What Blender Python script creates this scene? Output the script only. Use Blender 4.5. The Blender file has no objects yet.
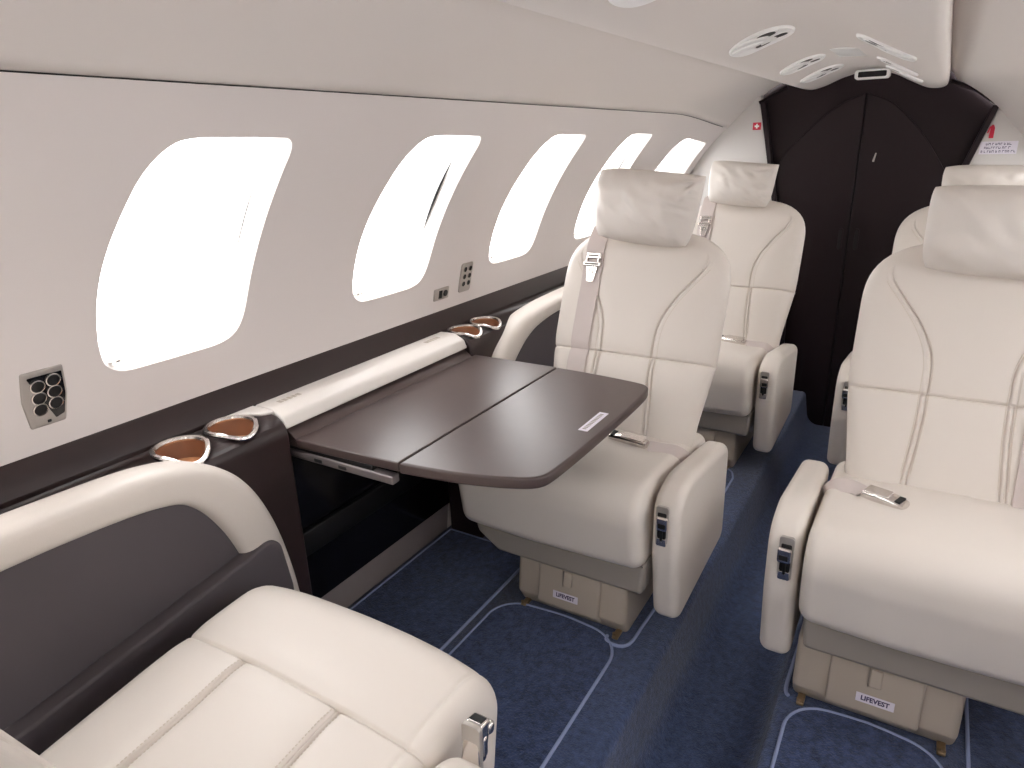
import bpy, bmesh, math, random
from mathutils import Vector, Matrix, noise
from mathutils.geometry import delaunay_2d_cdt
random.seed(4)
C = bpy.context.scene.collection
sin, cos, pi = math.sin, math.cos, math.pi

# ------------------------------------------------------------------ materials
def srgb(r, g, b):
    f = lambda c: (c/255/12.92 if c/255 <= .04045 else ((c/255+.055)/1.055)**2.4)
    return (f(r), f(g), f(b), 1)
def mat(name, col, rough=.5, metal=0, bump=None, spec=.5, coat=0, sheen=0, mottle=None):
    m = bpy.data.materials.new(name); m.use_nodes = True
    nt = m.node_tree; b = nt.nodes['Principled BSDF']
    b.inputs['Base Color'].default_value = col
    b.inputs['Roughness'].default_value = rough
    b.inputs['Metallic'].default_value = metal
    b.inputs['Specular IOR Level'].default_value = spec
    b.inputs['Coat Weight'].default_value = coat
    b.inputs['Coat Roughness'].default_value = .25
    b.inputs['Sheen Weight'].default_value = sheen
    tc = nt.nodes.new('ShaderNodeTexCoord')
    if bump:
        for k, (sc, st, dist) in enumerate(bump):
            n = nt.nodes.new('ShaderNodeTexNoise'); n.inputs['Scale'].default_value = sc; n.inputs['Detail'].default_value = 3
            nt.links.new(tc.outputs['Object'], n.inputs['Vector'])
            bp = nt.nodes.new('ShaderNodeBump'); bp.inputs['Strength'].default_value = st; bp.inputs['Distance'].default_value = dist
            nt.links.new(n.outputs['Fac'], bp.inputs['Height'])
            if k: nt.links.new(prev.outputs['Normal'], bp.inputs['Normal'])
            prev = bp
        nt.links.new(prev.outputs['Normal'], b.inputs['Normal'])
    if mottle:
        sc, lo, hi = mottle
        n = nt.nodes.new('ShaderNodeTexNoise'); n.inputs['Scale'].default_value = sc; n.inputs['Detail'].default_value = 6; n.inputs['Roughness'].default_value = .7
        nt.links.new(tc.outputs['Object'], n.inputs['Vector'])
        r = nt.nodes.new('ShaderNodeValToRGB')
        r.color_ramp.elements[0].position = .3; r.color_ramp.elements[1].position = .7
        r.color_ramp.elements[0].color = tuple(c*lo for c in col[:3])+(1,)
        r.color_ramp.elements[1].color = tuple(min(1, c*hi) for c in col[:3])+(1,)
        nt.links.new(n.outputs['Fac'], r.inputs['Fac']); nt.links.new(r.outputs['Color'], b.inputs['Base Color'])
    return m
M = {}
M['leather'] = mat('cream_leather', srgb(220, 212, 204), .42, bump=[(420, .10, .001), (9, .12, .006)], spec=.45)
M['pillow'] = mat('cream_soft_leather', srgb(218, 211, 204), .45, bump=[(350, .10, .001), (22, .25, .006)], spec=.45)
M['plastic'] = mat('taupe_plastic', srgb(176, 165, 152), .45, spec=.4)
M['skirt'] = mat('grey_taupe_plastic', srgb(150, 143, 136), .5, spec=.4)
M['wall'] = mat('warm_white_panel', srgb(231, 224, 221), .6, bump=[(600, .05, .0005)], spec=.3)
M['cheek'] = mat('pale_grey_panel', srgb(206, 202, 199), .6, spec=.25)
M['reveal'] = mat('white_reveal', srgb(236, 232, 228), .5, spec=.3)
M['ceil'] = mat('headliner_cream', srgb(226, 219, 214), .7, bump=[(700, .06, .0005)], spec=.25)
M['wood'] = mat('dark_brown_satin', srgb(44, 31, 31), .36, spec=.5, mottle=(14, .85, 1.12))
M['table'] = mat('table_satin_brown', srgb(76, 63, 61), .34, spec=.55, mottle=(30, .95, 1.05))
M['door'] = mat('dark_door_veneer', srgb(38, 28, 31), .45, spec=.22)
M['black'] = mat('black_rubber', srgb(16, 15, 16), .5)
M['black_gloss'] = mat('black_gloss', srgb(18, 17, 20), .15)
M['chrome'] = mat('chrome', srgb(228, 223, 219), .2, 1)
M['satin'] = mat('satin_metal', srgb(186, 180, 174), .38, .6)
M['brass'] = mat('dull_brass', srgb(158, 136, 108), .4, .8)
M['grey'] = mat('grey_fabric', srgb(88, 82, 86), .62, bump=[(500, .10, .0006)], spec=.3)
M['kick'] = mat('grey_kick', srgb(146, 136, 134), .5)
M['carpet'] = mat('navy_carpet', srgb(64, 78, 112), .95, bump=[(260, .8, .004), (60, .4, .003)], spec=.1, sheen=.25, mottle=(70, .55, 1.5))
M['mat'] = mat('navy_mat', srgb(56, 69, 102), .95, bump=[(260, .8, .004), (50, .5, .003)], spec=.1, sheen=.25, mottle=(55, .42, 1.6))
M['piping'] = mat('blue_piping', srgb(148, 160, 196), .8, spec=.2)
M['web'] = mat('grey_rose_webbing', srgb(203, 192, 188), .7, bump=[(900, .25, .0008)], spec=.25)
M['tan'] = mat('tan_cup_liner', srgb(204, 144, 98), .6, mottle=(60, .85, 1.15))
M['liner'] = mat('brown_cup_wall', srgb(150, 104, 76), .5)
M['white'] = mat('white_plastic', srgb(250, 249, 247), .35)
M['lid'] = mat('ledge_white', srgb(224, 218, 212), .38)
M['slide'] = mat('grey_anodised', srgb(128, 120, 120), .42, .5)
M['label'] = mat('label_white', srgb(226, 221, 232), .5)
M['ink'] = mat('label_ink', srgb(62, 52, 92), .6)
M['red'] = mat('sign_red', srgb(205, 30, 62), .5)
M['thread'] = mat('seam_thread', srgb(205, 194, 180), .7)
def glass():
    m = bpy.data.materials.new('window_pane'); m.use_nodes = True
    nt = m.node_tree; nt.nodes.clear()
    o = nt.nodes.new('ShaderNodeOutputMaterial'); mx = nt.nodes.new('ShaderNodeMixShader'); mx.inputs[0].default_value = .05
    t = nt.nodes.new('ShaderNodeBsdfTransparent'); g = nt.nodes.new('ShaderNodeBsdfGlossy'); g.inputs['Roughness'].default_value = .05
    nt.links.new(t.outputs[0], mx.inputs[1]); nt.links.new(g.outputs[0], mx.inputs[2]); nt.links.new(mx.outputs[0], o.inputs[0])
    return m
M['glass'] = glass()

# ------------------------------------------------------------------ mesh helpers
class MB:
    def __init__(s): s.v = []; s.f = []; s.m = []; s.sm = []
    def add(s, vs, fs, mi=0, smooth=True):
        o = len(s.v); s.v += [tuple(p) for p in vs]
        for f in fs: s.f.append([o+i for i in f]); s.m.append(mi); s.sm.append(smooth)
        return s
    def grid(s, rows, mi=0, cu=False, cv=False, smooth=True):      # rows: list of equal-length point lists
        n = len(rows); k = len(rows[0]); fs = []
        for i in range(n if cv else n-1):
            for j in range(k if cu else k-1):
                a, b = i, (i+1) % n; c, d = j, (j+1) % k
                fs.append((a*k+c, a*k+d, b*k+d, b*k+c))
        return s.add([p for r in rows for p in r], fs, mi, smooth)
    def xform(s, mtx, start=0):
        for i in range(start, len(s.v)): s.v[i] = tuple(mtx @ Vector(s.v[i]))
        return s
    def build(s, name, mats, parent=None, auto=35):
        me = bpy.data.meshes.new(name); me.from_pydata(s.v, [], s.f)
        mats = mats if isinstance(mats, (list, tuple)) else [mats]
        for m in mats: me.materials.append(m)
        for p, mi, sm in zip(me.polygons, s.m, s.sm): p.material_index = mi; p.use_smooth = sm
        bm = bmesh.new(); bm.from_mesh(me); bmesh.ops.remove_doubles(bm, verts=bm.verts, dist=1e-6)
        bmesh.ops.recalc_face_normals(bm, faces=bm.faces)
        if auto:
            for e in bm.edges:
                if len(e.link_faces) == 2 and e.calc_face_angle(0) > math.radians(auto): e.smooth = False
        bm.to_mesh(me); bm.free()
        o = bpy.data.objects.new(name, me); C.objects.link(o)
        if parent: o.parent = parent
        return o
def roundpoly(pts, seg=6, step=None):           # pts: (a, b, r)
    out = []; n = len(pts)
    for i in range(n):
        p = Vector(pts[i][:2]); r = pts[i][2] if len(pts[i]) > 2 else 0
        a = Vector(pts[i-1][:2])-p; b = Vector(pts[(i+1) % n][:2])-p
        la, lb = a.length, b.length; a.normalize(); b.normalize()
        ang = a.angle(b)
        if r <= 1e-6 or ang > pi-.02: out.append(p); continue
        t = min(r/math.tan(ang/2), la*.499, lb*.499); rr = t*math.tan(ang/2)
        c = p+(a+b).normalized()*(rr/sin(ang/2))
        s0 = p+a*t-c; s1 = p+b*t-c; tot = s0.angle(s1)
        sg = 1 if s0.x*s1.y-s0.y*s1.x > 0 else -1
        k = max(2, int(math.ceil(seg*tot/(pi/2))))
        for j in range(k+1):
            q = s0.copy(); q.rotate(Matrix.Rotation(sg*tot*j/k, 2)); out.append(c+q)
    if step:
        o2 = []
        for i, p in enumerate(out):
            q = out[(i+1) % len(out)]; o2.append(p); m = int((q-p).length/step)
            for j in range(1, m+1): o2.append(p.lerp(q, j/(m+1)))
        out = o2
    area = sum(out[i].x*out[(i+1) % len(out)].y-out[(i+1) % len(out)].x*out[i].y for i in range(len(out)))
    return out if area > 0 else out[::-1]
def normals2(p):
    n = len(p); r = []
    for i in range(n):
        e = []
        for a, b in ((p[i-1], p[i]), (p[i], p[(i+1) % n])):
            d = b-a
            if d.length > 1e-7: d.normalize(); e.append(Vector((d.y, -d.x)))
        s = sum(e, Vector((0, 0)))
        if s.length < 1e-6: s = e[0].copy()
        s.normalize(); c = max(.45, s.dot(e[0])); r.append(s/c if len(e) > 1 else s)
    return r
def extrude(mb, prof, w0, w1, r=.005, n=4, ax='yz', us=(), disp=None, mi=0, r1=None, caps=True):
    """bevelled extrusion of a closed profile; ax = plane of the profile"""
    nr = normals2(prof); lay = []
    r1 = r if r1 is None else r1
    for k in range(n+1):
        f = k/n*pi/2; lay.append((w0+r*(1-cos(f)), r*(1-sin(f))))
    lay += [(u, 0) for u in us]
    for k in range(n+1):
        f = (n-k)/n*pi/2; lay.append((w1-r1*(1-cos(f)), r1*(1-sin(f))))
    P = {'yz': lambda w, q: (w, q.x, q.y), 'xz': lambda w, q: (q.x, w, q.y), 'xy': lambda w, q: (q.x, q.y, w)}[ax]
    rows = []
    for w, ins in lay:
        rows.append([P(w, p-m*ins+(m*disp(w, p, m) if disp else m*0)) for p, m in zip(prof, nr)])
    mb.grid(rows, mi, cu=True)
    if caps:
        k = len(prof)
        mb.add(rows[0], [list(range(k))], mi, False); mb.add(rows[-1], [list(range(k))], mi, False)
    return mb
def box(mb, x0, x1, y0, y1, z0, z1, r=.003, mi=0, n=3):
    rr = min(r, (x1-x0)*.49, (y1-y0)*.49, (z1-z0)*.49)
    return extrude(mb, roundpoly([(x0, y0, rr), (x1, y0, rr), (x1, y1, rr), (x0, y1, rr)], n), z0, z1, rr, n, 'xy', mi=mi)
def tube(mb, pts, r, k=8, mi=0, closed=False, flat=1.0, up=Vector((0, 0, 1))):
    pts = [Vector(p) for p in pts]; n = len(pts); rows = []
    for i, p in enumerate(pts):
        a = pts[(i-1) % n] if closed or i else p; b = pts[(i+1) % n] if closed or i < n-1 else p
        t = (b-a).normalized(); s = t.cross(up)
        if s.length < 1e-4: s = t.cross(Vector((1, 0, 0)))
        s.normalize(); u = s.cross(t)
        rr = r(i/(n-1)) if callable(r) else r
        rows.append([p+s*rr*cos(2*pi*j/k)+u*rr*flat*sin(2*pi*j/k) for j in range(k)])
    mb.grid(rows, mi, cu=True, cv=closed)
    if not closed: mb.add(rows[0], [list(range(k))], mi); mb.add(rows[-1], [list(range(k))], mi)
    return mb
def ribbon(mb, pts, side, hw, th, nrm, mi=0):      # strap: pts list, side vector(s), normal(s)
    rows = []
    for i, p in enumerate(pts):
        p = Vector(p); s = Vector(side[i] if isinstance(side, list) else side).normalized(); m = Vector(nrm[i] if isinstance(nrm, list) else nrm).normalized()
        rows.append([p-s*hw, p-s*hw*.94+m*th, p+s*hw*.94+m*th, p+s*hw])
    mb.grid(rows, mi, cu=True); mb.add(rows[0], [(0, 1, 2, 3)], mi); mb.add(rows[-1], [(0, 1, 2, 3)], mi)
    return mb
def disc(mb, c, a, b, nrm_rows, k=24, mi=0): pass
def cutmesh(o, cutters):
    for c in cutters:
        md = o.modifiers.new('b', 'BOOLEAN'); md.operation = 'DIFFERENCE'; md.object = c; md.solver = 'EXACT'; md.use_self = True
    bpy.context.view_layer.update()
    dg = bpy.context.evaluated_depsgraph_get()
    me = bpy.data.meshes.new_from_object(o.evaluated_get(dg)); o.modifiers.clear(); o.data = me
def catmull(pts, n=8, closed=False):
    P = [Vector(p) for p in pts]; out = []; N = len(P)
    for i in range(N if closed else N-1):
        g = lambda k: P[k % N] if closed else P[min(max(k, 0), N-1)]
        a, b, c, d = g(i-1), g(i), g(i+1), g(i+2)
        for j in range(n):
            t = j/n; out.append(.5*((2*b)+(c-a)*t+(2*a-5*b+4*c-d)*t*t+(3*b-a-3*c+d)*t**3))
    if not closed: out.append(P[-1])
    return out
def sstep(a, b, x): t = min(1, max(0, (x-a)/(b-a))); return t*t*(3-2*t)
def tag(o, label, cat, group=None):
    o['label'] = label; o['category'] = cat
    if group: o['group'] = group
    return o
def thing(name, label, cat, loc=(0, 0, 0), rz=0, group=None):
    o = bpy.data.objects.new(name, None); o.empty_display_size = .05; C.objects.link(o)
    o.location = loc; o.rotation_euler = (0, 0, rz); return tag(o, label, cat, group)
def struct(o): o['kind'] = 'structure'; return o
def textmesh(body, size):
    cu = bpy.data.curves.new('t', 'FONT'); cu.body = body; cu.size = size; cu.align_x = 'CENTER'; cu.align_y = 'CENTER'; cu.resolution_u = 3; cu.offset = .0006
    o = bpy.data.objects.new('t', cu); C.objects.link(o); bpy.context.view_layer.update()
    me = bpy.data.meshes.new_from_object(o.evaluated_get(bpy.context.evaluated_depsgraph_get()))
    vs = [v.co.copy() for v in me.vertices]; fs = [list(p.vertices) for p in me.polygons]
    bpy.data.objects.remove(o); bpy.data.meshes.remove(me); bpy.data.curves.remove(cu)
    return vs, fs

# ------------------------------------------------------------------ cabin shell
Y0, Y1 = -2.1, 3.46
R0, ZC = .95, .6
def rad(y, side=-1): return R0-(.075 if side < 0 else .165)*sstep(2.75, 3.5, y)**1.4
S0 = math.asin(.1/R0)                      # where the curved wall begins (z = .70)
SEAM = math.radians(47.2)
def wallpt(y, th, side=-1, off=0):
    """th: angle on the fuselage circle; below S0 the wall drops straight to the floor"""
    R = rad(y, side)+off
    if th < S0:
        x = R*cos(S0); return Vector((side*x, y, ZC+R*sin(S0)-(S0-th)*R0))
    return Vector((side*R*cos(th), y, ZC+R*sin(th)))
T0, T1 = math.radians(14.3), math.radians(41.0)
WIN = [.752+.620*k for k in (0, 1, 2, 3, 3.94, -1, -2, -3, -4)]
WSH = [(-.88, .03), (-.72, .0), (-.43, -.005), (.15, -.005), (.50, .0), (.73, .035), (.86, .13), (.92, .35), (.98, .6), (1.03, .84), (1.03, .94), (.94, .992), (.74, 1.0), (.2, 1.003), (-.26, 1.0), (-.48, .965), (-.67, .86), (-.80, .71), (-.93, .52), (-.99, .36), (-.995, .2), (-.96, .08)]
def winloop(yc, grow=0):
    l = [Vector((yc+.163*p.x, (T0+(T1-T0)*p.y)*R0)) for p in catmull([(a, b, 0) for a, b in WSH], 4, True)]
    if grow: nn = normals2(l); l = [p+q*grow for p, q in zip(l, nn)]
    return l
def inpoly(p, poly):
    c = False; n = len(poly)
    for i in range(n):
        a, b = poly[i], poly[i-1]
        if (a.y > p.y) != (b.y > p.y) and p.x < (b.x-a.x)*(p.y-a.y)/(b.y-a.y)+a.x: c = not c
    return c
def make_wall(name, side):
    loops = [winloop(y) for y in WIN]
    sb, st = -.60, SEAM*R0                 # arc coordinate of floor and of the seam
    vs, es = [], []
    def loop(pts):
        o = len(vs); vs.extend(pts)
        es.extend((o+i, o+(i+1) % len(pts)) for i in range(len(pts)))
    ny, ns = 84, 22
    ys = [Y0+(Y1-Y0)*i/ny for i in range(ny+1)]; ss = [S0*R0+(st-S0*R0)*j/ns for j in range(ns+1)]
    ring = [Vector((y, sb)) for y in ys]+[Vector((Y1, s)) for s in ss]+[Vector((y, st)) for y in ys[-2::-1]]+[Vector((Y0, s)) for s in ss[-2::-1]]
    loop(ring)
    for l in loops: loop(l)
    big = [winloop(y, .012) for y in WIN]
    for y in ys[1:-1]:
        for s in ss[:-1]:
            p = Vector((y, s))
            if not any(inpoly(p, b) for b in big): vs.append(p)
    r = delaunay_2d_cdt(vs, es, [], 0, 1e-5)
    v2, f2 = r[0], r[2]; fs = []
    for f in f2:
        c = sum((v2[i] for i in f), Vector((0, 0)))/len(f)
        if not any(inpoly(c, l) for l in loops): fs.append(f)
    mb = MB(); mb.add([wallpt(p.x, p.y/R0, side) for p in v2], fs)
    o = struct(mb.build(name, M['wall'], auto=0))
    return o
wall_left = make_wall('wall_left', -1)
wall_right = make_wall('wall_right', 1)

nwin = 0
for side in (-1, 1):
    for k, yc in enumerate(WIN):
        nwin += 1
        inner = winloop(yc); mid = winloop(yc, -.010); outer = winloop(yc, -.020)
        mb = MB()
        rows = [[wallpt(p.x, p.y/R0, side, 0) for p in inner], [wallpt(p.x, p.y/R0, side, .006) for p in winloop(yc, -.003)],
                [wallpt(p.x, p.y/R0, side, .03) for p in mid], [wallpt(p.x, p.y/R0, side, .062) for p in outer]]
        mb.grid(rows, cu=True)
        w = struct(mb.build('window_%d' % nwin, M['reveal'], auto=60))
        pm = MB(); pl = winloop(yc, -.020)
        vs = [wallpt(p.x, p.y/R0, side, .060) for p in pl]
        c = wallpt(yc, (T0+T1)/2, side, .060)
        pm.add(vs+[c], [(i, (i+1) % len(vs), len(vs)) for i in range(len(vs))])
        pm.build('pane', M['glass'], w)
        if side < 0:
            # sliding shade edge: thin dark gap down the far reveal, a chrome pull in the lower corner
            g = MB(); pts = []
            for j in range(13):
                b = .30+.5*j/12
                pts.append(wallpt(yc+.163*(.86+.20*(b-.13))-.0125, T0+(T1-T0)*b, side, .036))
            gr = (.0010, .0036, .0007, .0020, .0)[k] if k < 5 else 0
            tube(g, pts, lambda t: gr*max(.12, sin(pi*t)), 6)
            if gr: g.build('shade_gap', M['black'], w)
            q = wallpt(yc-.128, T0+.018, side, .012); s = MB()
            box(s, -.004, .004, -.012, .012, -.003, .003, .0025)
            tube(s, [(0, -.008, .001), (.014, -.008, .003)], .004, 8); tube(s, [(0, .008, .001), (.011, .008, .003)], .003, 8)
            so = s.build('shade_pull', M['chrome'], w); so.location = q

# upper side panels between the window wall and the ceiling panel
def ceil_profile():
    # x, z across the ceiling panel underside
    return catmull([(-.345, 1.432, 0), (-.338, 1.418, 0), (-.30, 1.398, 0), (-.25, 1.388, 0), (-.20, 1.398, 0), (-.12, 1.430, 0), (-.03, 1.448, 0), (.06, 1.432, 0), (.13, 1.398, 0), (.19, 1.371, 0), (.235, 1.366, 0), (.258, 1.374, 0), (.264, 1.39, 0)], 6)
CP = ceil_profile()
def ceil_z(x):
    for a, b in zip(CP, CP[1:]):
        if a.x <= x <= b.x: return a.y+(b.y-a.y)*(x-a.x)/max(1e-9, b.x-a.x)
    return 1.4
mb = MB()
pr = [Vector((p.x, p.y)) for p in CP]+[Vector((.264, 1.47)), Vector((-.345, 1.47))]
mb.grid([[(p.x, y, p.y) for p in pr] for y in (Y0, 0, 1, 2, 3, Y1)], cu=True)
struct(mb.build('ceiling', M['ceil'], auto=50))
def upper(name, side, xe, ze):
    mb = MB(); rows = []
    for i in range(61):
        y = Y0+(Y1-Y0)*i/60; a = wallpt(y, SEAM, side, -.002); row = [wallpt(y, SEAM+.001, side, .008), a+Vector((0, 0, .0012))]
        b = Vector((xe, y, ze))
        for j in range(1, 13):
            t = j/12; p = a.lerp(b, t); p += Vector((-side*-1*0, 0, .022*sin(pi*t))); row.append(p)
        row.append(Vector((xe-side*.02, y, ze+.03))); row.append(Vector((xe-side*.10, y, ze+.06))); row.append(Vector((xe-side*.28, y, ze+.07)))
        rows.append(row)
    mb.grid(rows)
    return struct(mb.build(name, M['ceil'], auto=0))
mb = MB(); tube(mb, [wallpt(Y0+(Y1-Y0)*i/60, SEAM, -1, -.0005) for i in range(60)], .0016, 6); struct(mb.build('seam_shadow_line', M['black']))  # black tube standing in for the shadow in the seam gap
upper('trim_1', -1, -.352, 1.436)
upper('trim_2', 1, .292, 1.392)
# left seam's shadow line is the added black tube; right seam has the step

# floor with sunken aisle
fp = roundpoly([(-.97, -.22), (.97, -.22), (.97, 0), (.146, 0, .018), (.126, -.165, .05), (-.098, -.165, .06), (-.124, 0, .02), (-.97, 0)], 8)
mb = MB(); extrude(mb, fp, Y0, Y1, .0005, 1, 'xz'); struct(mb.build('floor', M['carpet'], auto=60))

# forward bulkhead: dark panel, two arched door leaves, white cheeks
mb = MB(); box(mb, -.95, .95, Y1+.012, Y1+.03, -.2, 1.55, .002); struct(mb.build('wall_front', M['door']))
mb = MB(); box(mb, -1.0, 1.0, Y0-.02, Y0, -.2, 1.55, .002); struct(mb.build('wall_back', M['wall']))
ARL, ARR = (-.335, 1.12), (.352, .98)
def leaf(name, sgn):
    xs = -.027+sgn*.002
    if sgn < 0: arc = catmull([(xs, 1.362, 0), (-.12, 1.325, 0), (-.22, 1.245, 0), (-.34, 1.11, 0), (-.42, .93, 0)], 8)
    else: arc = catmull([(xs, 1.362, 0), (.08, 1.315, 0), (.20, 1.195, 0), (.30, 1.05, 0), (.36, .945, 0), (.42, .80, 0)], 8)
    pts = [(p.x, p.y) for p in arc]+[(arc[-1].x, -.165), (xs, -.165)]
    prof = roundpoly([(a, b, 0) for a, b in pts])
    mb = MB(); extrude(mb, prof, Y1-.010, Y1+.012, .004, 3, 'xz')
    d = struct(mb.build(name, M['door']))
    h = MB(); hx = -.027+sgn*.033
    pr = roundpoly([(hx-.011, .70, .011), (hx+.011, .70, .011), (hx+.011, .80, .011), (hx-.011, .80, .011)], 6)
    inn = [Vector((hx+(p.x-hx)*.62, .75+(p.y-.75)*.88)) for p in pr]
    h.grid([[(p.x, Y1-.0095, p.y) for p in pr], [(p.x, Y1-.0135, p.y) for p in pr], [(p.x, Y1-.0135, p.y) for p in inn], [(p.x, Y1-.0105, p.y) for p in inn]], cu=True)
    h.add([(p.x, Y1-.0105, p.y) for p in inn], [list(range(len(inn)))], 1)
    h.build('pocket_handle', [M['door'], M['black']], d)
    if sgn > 0:
        k = MB(); extrude(k, roundpoly([(.028, 1.085, .003), (.036, 1.083, .003), (.042, 1.120, .003), (.037, 1.122, .003)], 3), Y1-.0135, Y1-.0095, .001, 2, 'xz'); k.build('metal_sliver', M['satin'], d)  # small satin metal sliver set on the right leaf
    return d
leaf('door_1', -1); leaf('door_2', 1)
# dark frame posts and top rail, white cheek panels
def slab(name, pts, y0, y1, m, r=.004):
    mb = MB(); extrude(mb, roundpoly(pts, 5), y0, y1, r, 3, 'xz'); return struct(mb.build(name, m))
slab('trim_3', [(-.93, -.15), (-.93, 1.30), (-.60, 1.45), (-.455, 1.47), (-.453, 1.337), (-.402, 1.10), (-.35, .85), (-.27, .45), (-.25, -.15)], Y1-.03, Y1+.012, M['cheek'])
slab('trim_4', [(.93, -.15), (.93, 1.15), (.60, 1.20), (.452, 1.30), (.447, 1.283), (.379, 1.06), (.305, .80), (.24, .40), (.23, -.15)], Y1-.03, Y1+.012, M['cheek'])
slab('trim_5', [(-.455, 1.345), (-.404, 1.10), (-.352, .85), (-.272, .45), (-.252, -.15), (-.235, -.15), (-.252, .45), (-.332, .85), (-.382, 1.10), (-.432, 1.345)], Y1-.04, Y1-.0105, M['door'])
slab('trim_6', [(.449, 1.29), (.381, 1.06), (.307, .80), (.242, .40), (.232, -.15), (.215, -.15), (.224, .40), (.287, .80), (.357, 1.06), (.426, 1.29)], Y1-.04, Y1-.0105, M['door'])
# ceiling edge bead over the door
mb = MB(); tube(mb, [(-.46, Y1-.03, 1.345), (-.345, Y1-.03, 1.405)], .008, 8); struct(mb.build('trim_7', M['door']))
mb = MB(); tube(mb, [(.27, Y1-.03, 1.388), (.36, Y1-.03, 1.352), (.452, Y1-.03, 1.287)], .008, 8); struct(mb.build('trim_8', M['door']))

# dark rail along the left wall
rp = roundpoly([(-.975, .735, 0), (-.939, .734, .004), (-.914, .684, .006), (-.914, .668, .004), (-.975, .668, 0)], 4)
mb = MB(); extrude(mb, rp, Y0, Y1-.032, .002, 2, 'xz'); struct(mb.build('trim_9', M['wood']))
mb = MB(); extrude(mb, roundpoly([(-p.x, p.y) for p in rp], 1), Y0, 2.5, .002, 2, 'xz'); struct(mb.build('trim_10', M['wood']))
# lower wall kick board under the table bay
kp = roundpoly([(-.97, 0, 0), (-.944, .0, 0), (-.932, .10, .004), (-.97, .10, 0)], 3)
mb = MB(); extrude(mb, kp, .884, 1.5655, .001, 1, 'xz'); struct(mb.build('baseboard_left', M['kick']))

# ------------------------------------------------------------------ side consoles (left)
def cylcut(x, y, r, z0, z1):
    mb = MB(); pr = [Vector((x+r*cos(2*pi*k/32), y+r*sin(2*pi*k/32))) for k in range(32)]
    mb.grid([[(p.x, p.y, z) for p in pr] for z in (z0, z1)], cu=True); mb.add([(p.x, p.y, z0) for p in pr], [list(range(32))]); mb.add([(p.x, p.y, z1) for p in pr], [list(range(32))])
    return mb.build('cut', M['black'])
ZL = .676
def surf(x): d = x+.853; return ZL-(0 if d < 0 else .045-math.sqrt(max(0, .045**2-d*d)))
def console(label, y_near, y_far, cups, band_out, band_in, inset, pocket):
    t = thing('side_console', label, 'console', (-.86, (y_near+y_far)/2, 0), group=None)
    T = Matrix.Translation(-Vector(t.location))
    cut = [cylcut(x, y, .046, .60, .78) for x, y in cups]
    mb = MB(); extrude(mb, roundpoly([(-.808, 0, 0), (-.808, ZL, .045), (-.912, ZL, 0), (-.912, .60, 0), (-.930, .58, 0), (-.930, 0, 0)], 8), y_near, y_far, .008, 4, 'xz')
    b = mb.build('body', M['wood']); cutmesh(b, cut); b.parent = t
    ob = catmull([(a, c, 0) for a, c in band_out], 8); ib = catmull([(a, c, 0) for a, c in band_in], 8)
    rows = []
    for o_, i_ in zip(ob, ib):
        m = (o_+i_)/2; d = (o_-i_)/2; row = []
        for k in range(28):
            a = 2*pi*k/28; ca, sa = cos(a), sin(a)
            h = math.copysign(abs(ca)**.62, ca); v = math.copysign(abs(sa)**.75, sa)
            row.append((-.815+.043*v, m.x+d.x*h, m.y+d.y*h))
        rows.append(row)
    mb = MB(); mb.grid(rows, cu=True); mb.add(rows[0], [list(range(28))]); mb.add(rows[-1], [list(range(28))])
    bo = mb.build('bolster', M['leather'], auto=50); cutmesh(bo, cut); bo.parent = t
    for c in cut: bpy.data.objects.remove(c)
    mb = MB(); extrude(mb, roundpoly(inset, 5), -.812, -.797, .004, 3, 'yz'); ins = mb.build('inset_panel', M['grey'], t)
    if pocket:
        mb = MB(); extrude(mb, roundpoly(pocket, 10), -.800, -.763, .006, 4, 'yz'); mb.build('map_pocket', M['grey'], t)
    for x, y in cups:
        r = MB(); n = 40; rows = []
        for k in range(n):
            a = 2*pi*k/n; rr = .0475; dip = 0
            c = Vector((x+rr*cos(a), y+rr*sin(a), surf(x+rr*cos(a))+.003)); d = Vector((cos(a), sin(a), 0))
            rows.append([c+d*.0055*cos(2*pi*j/8)+Vector((0, 0, .0055*sin(2*pi*j/8))) for j in range(8)])
        r.grid(rows, cu=True, cv=True)
        ring = r.build('cup_holder', M['chrome'], t)
        l = MB(); rows = []
        for rr, z in ((.0455, ZL+.004), (.0445, ZL-.005), (.0435, ZL-.034), (.042, ZL-.036), (.0, ZL-.036)):
            rows.append([(x+rr*cos(2*pi*k/32), y+rr*sin(2*pi*k/32), z+(surf(x+rr*cos(2*pi*k/32))-ZL if z > ZL-.02 else 0)) for k in range(32)])
        l.grid(rows[:4], 0, cu=True); l.grid(rows[3:], 1, cu=True); lo = l.build('cup_liner', [M['liner'], M['tan']], ring)
    for o in list(t.children):
        o.data.transform(T)
        for g in o.children: g.data.transform(T)
    return t
near_out = [(-.6, .705), (.2, .704), (.45, .700), (.58, .690), (.67, .660), (.745, .595), (.795, .49), (.824, .36), (.838, .22), (.842, .06)]
near_in = [(-.6, .640), (.2, .638), (.45, .632), (.58, .615), (.635, .585), (.68, .515), (.712, .43), (.738, .33), (.752, .20), (.756, .06)]
near_inset = [(-.6, .05), (.77, .05), (.765, .2), (.74, .40), (.70, .53), (.64, .62), (.55, .645), (-.6, .66)]
console('near dark side console under the first window with tan cup holders and grey map pocket', -.62, .882,
        [(-.862, .672), (-.866, .788)], near_out, near_in, near_inset,
        [(-.2, .10, .0), (.80, .10, .03), (.800, .33, .04), (.782, .462, .035), (.70, .446, .05), (.3, .392, .05), (-.2, .37, .0)])
mir = lambda L, s: [(s-a, c) for a, c in L][::1]
far_out = [(2.70, .705), (2.45, .704), (2.1, .700), (1.92, .690), (1.80, .668), (1.72, .630), (1.66, .575), (1.63, .50), (1.61, .36), (1.60, .06)]
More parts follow.
